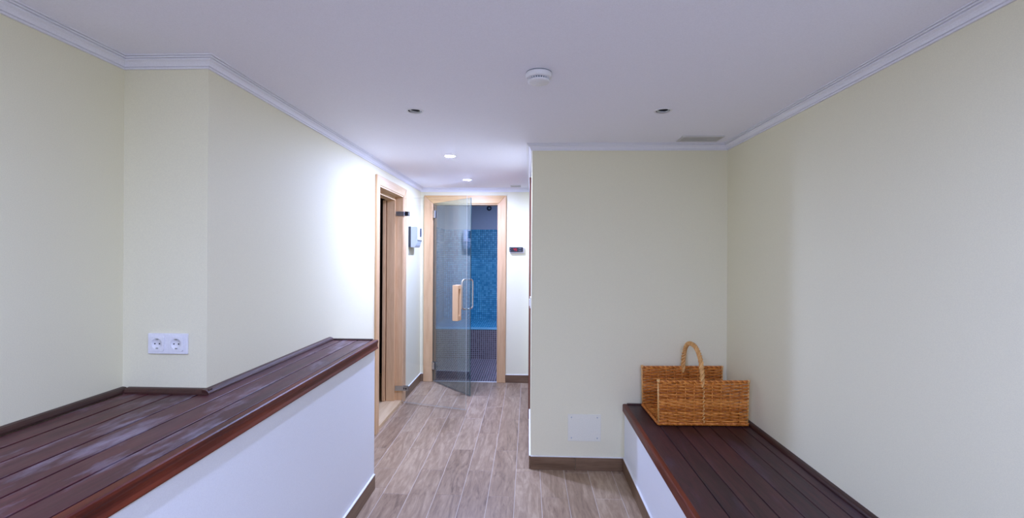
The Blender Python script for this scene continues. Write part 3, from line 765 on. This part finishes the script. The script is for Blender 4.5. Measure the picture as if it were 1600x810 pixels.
glass_pane('glass_leaf', GH, GF, 0.012, 1.885, 0.008, M['glass_clear'], M['glass_edge_pale'], d2, M['glass_edge_bright'])
gd = (Vector(GF)-Vector(GH)).normalized(); gn = Vector((gd.y, -gd.x))
for z in (1.742, 0.140):
    a = Vector((*GH, z)); D = Vector((*gd, 0)); Nn = Vector((*gn, 0)); bm = bmesh.new()
    prism(bm, [(0.0045, -0.021), (0.014, -0.021), (0.014, 0.021), (0.0045, 0.021)], a-D*0.055, a+D*0.060, side=Nn)
    prism(bm, [(0.0045, -0.021), (0.010, -0.021), (0.010, 0.021), (0.0045, 0.021)], a+D*0.002, a+D*0.060, side=-Nn)
    bx(bm, XC-0.052, XC+0.026, y1-0.023, y1-0.0125, z-0.021, z+0.021)      # wall plate on the jamb
    hg = obj('hinge', bm, M['steel'], d2, bevel=0.0015)
    bm = bmesh.new()
    for q in (-0.040, -0.018, 0.022, 0.045): tube(bm, [a+D*q+Nn*0.0138, a+D*q+Nn*0.0155], 0.0085, seg=14)
    obj('hinge_screws', bm, M['dark'], hg)
# wooden bridge handle standing off the pane
c = Vector((*GH, 0))+Vector((*gd, 0))*0.565; D = Vector((*gd, 0)); Nn = Vector((*gn, 0))
bm = bmesh.new()
hw, dep = 0.026, 0.078; za, zb = 0.795, 1.105
side = [(0.005, za), (dep, za), (dep, zb), (0.005, zb)]
hole = [(0.020, za+0.045), (0.060, za+0.045), (0.060, zb-0.036), (0.020, zb-0.036)]
def P3(uv, s): return c+D*s+Nn*uv[0]+Vector((0, 0, uv[1]))
O = [[bm.verts.new(P3(p, s)) for p in side] for s in (-hw, hw)]; Hh = [[bm.verts.new(P3(p, s)) for p in hole] for s in (-hw, hw)]
for k in range(4):
    j = (k+1) % 4
    bm.faces.new((O[0][k], O[0][j], Hh[0][j], Hh[0][k])); bm.faces.new((O[1][j], O[1][k], Hh[1][k], Hh[1][j]))
    bm.faces.new((O[0][j], O[0][k], O[1][k], O[1][j])); bm.faces.new((Hh[0][k], Hh[0][j], Hh[1][j], Hh[1][k]))
o = obj('wooden_handle', bm, M['pine'], d2, bevel=0.004); o['label'] = 'pale wooden grip handle with a slot'
bm = bmesh.new()
for z in (za+0.024, zb-0.024): tube(bm, [c+Nn*-0.012+Vector((0, 0, z)), c+Nn*0.006+Vector((0, 0, z))], 0.010, seg=14)
obj('handle_bolt', bm, M['chrome'], o)

# brown wooden door in the right corridor wall
d3 = struct(empty('door_3'), 'red-brown wooden door in the right corridor wall seen edge-on')
for a in ((3.80, 3.88), (4.62, 4.70)): boxobj('casing', XK-0.016, XK, a[0], a[1], 0, 2.02, M['door_wood'], d3, bevel=0.003)
boxobj('casing', XK-0.016, XK, 3.88, 4.62, 1.94, 2.02, M['door_wood'], d3, bevel=0.003)
boxobj('door_leaf', XK-0.008, XK, 3.88, 4.62, 0.005, 1.94, M['door_wood'], d3)

# ---------------------------------------------------------------- steam room
SX0, SX1, SY0, SYB, SYF, SB, ST = -1.25, 0.45, YD+0.12, 6.73, 5.95, 0.411, 1.738
bm = bmesh.new()
bx(bm, SX0-0.1, SX0, SY0, SYB, 0, ST, mi=0); bx(bm, SX1, SX1+0.1, SY0, SYB, 0, ST, mi=0); bx(bm, SX0-0.1, SX1+0.1, SYB, SYB+0.1, 0, ST, mi=0)
bx(bm, SX0-0.1, SX0, SY0, SYB, ST, 2.25, mi=1); bx(bm, SX1, SX1+0.1, SY0, SYB, ST, 2.25, mi=1); bx(bm, SX0-0.1, SX1+0.1, SYB, SYB+0.1, ST, 2.25, mi=1)
bx(bm, XK+T, SX1+0.1, SY0-0.05, SY0, 0, 2.25, mi=1); bx(bm, SX0-0.1, XC-T, SY0-0.02, SY0, 0, 2.25, mi=1)
struct(obj('wall_steam', bm, [M['mosaic_blue'], M['plaster_dark']]), 'steam room walls of small blue mosaic under grey plaster')
struct(boxobj('ceiling_steam', SX0-0.1, SX1+0.1, SY0, SYB+0.1, 2.20, 2.28, M['plaster_dark']), 'grey steam room ceiling')
bm = bmesh.new(); bx(bm, SX0-0.1, SX1+0.1, SY0, SYB+0.1, -0.06, 0.0); bx(bm, -1.020, -0.335, YD+0.018, SY0, -0.06, 0.0)
struct(obj('floor_steam', bm, M['mosaic_purple']), 'purple mosaic floor of the steam room')
root = tag(empty('steam_bench', ((SX0+SX1)/2, (SYB+SYF)/2, 0)), 'tiled steam room bench with blue seat and purple mosaic front', 'bench')
at(boxobj('bench_front', SX0+0.001, SX1-0.001, SYF, SYB-0.001, 0, SB-0.030, M['mosaic_purple'], root), root.location)
at(boxobj('bench_seat', SX0+0.001, SX1-0.001, SYF-0.004, SYB-0.001, SB-0.029, SB, M['mosaic_blue'], root, bevel=0.003), root.location)
at(boxobj('edge_strip', SX0+0.001, SX1-0.001, SYF-0.010, SYF-0.004, SB-0.026, SB+0.002, M['edge_strip'], root, bevel=0.002), root.location)['label'] = 'pale blue edge strip of the tiled seat'
bm = bmesh.new(); lathe(bm, [(0, 0.012), (0.030, 0.010), (0.036, 0.004), (0.036, 0)], seg=24); bm.transform(Matrix.Rotation(math.radians(90), 4, 'X'))
root = tag(empty('steam_sensor', (-0.589, SYB, 2.054)), 'small dark round sensor high on the steam room wall', 'sensor')
obj('housing', bm, M['black'], root)
bm = bmesh.new(); lathe(bm, [(0.018, 0.012), (0.016, 0.020), (0, 0.021)], seg=20); bm.transform(Matrix.Rotation(math.radians(90), 4, 'X')); obj('probe', bm, M['steel'], root)

# ---------------------------------------------------------------- sauna cabin behind the left doorway
bm = bmesh.new()
bx(bm, -2.95, -2.85, 3.0, 5.2, 0, 2.1); bx(bm, -2.85, XC-T-0.04, 5.1, 5.2, 0, 2.1); bx(bm, -2.85, XC-T-0.001, 3.0, 3.1, 0, 2.1)
struct(obj('wall_sauna', bm, M['sauna_wood']), 'dark timber walls of the sauna cabin')
struct(boxobj('ceiling_sauna', -2.95, XC-T-0.001, 3.0, 5.2, 2.1, 2.16, M['sauna_wood']), 'dark timber ceiling of the sauna cabin')
struct(boxobj('floor_sauna', -2.95, XC-T-0.001, 3.0, 5.2, -0.06, 0.02, M['pine_y']), 'pale floor of the sauna cabin')
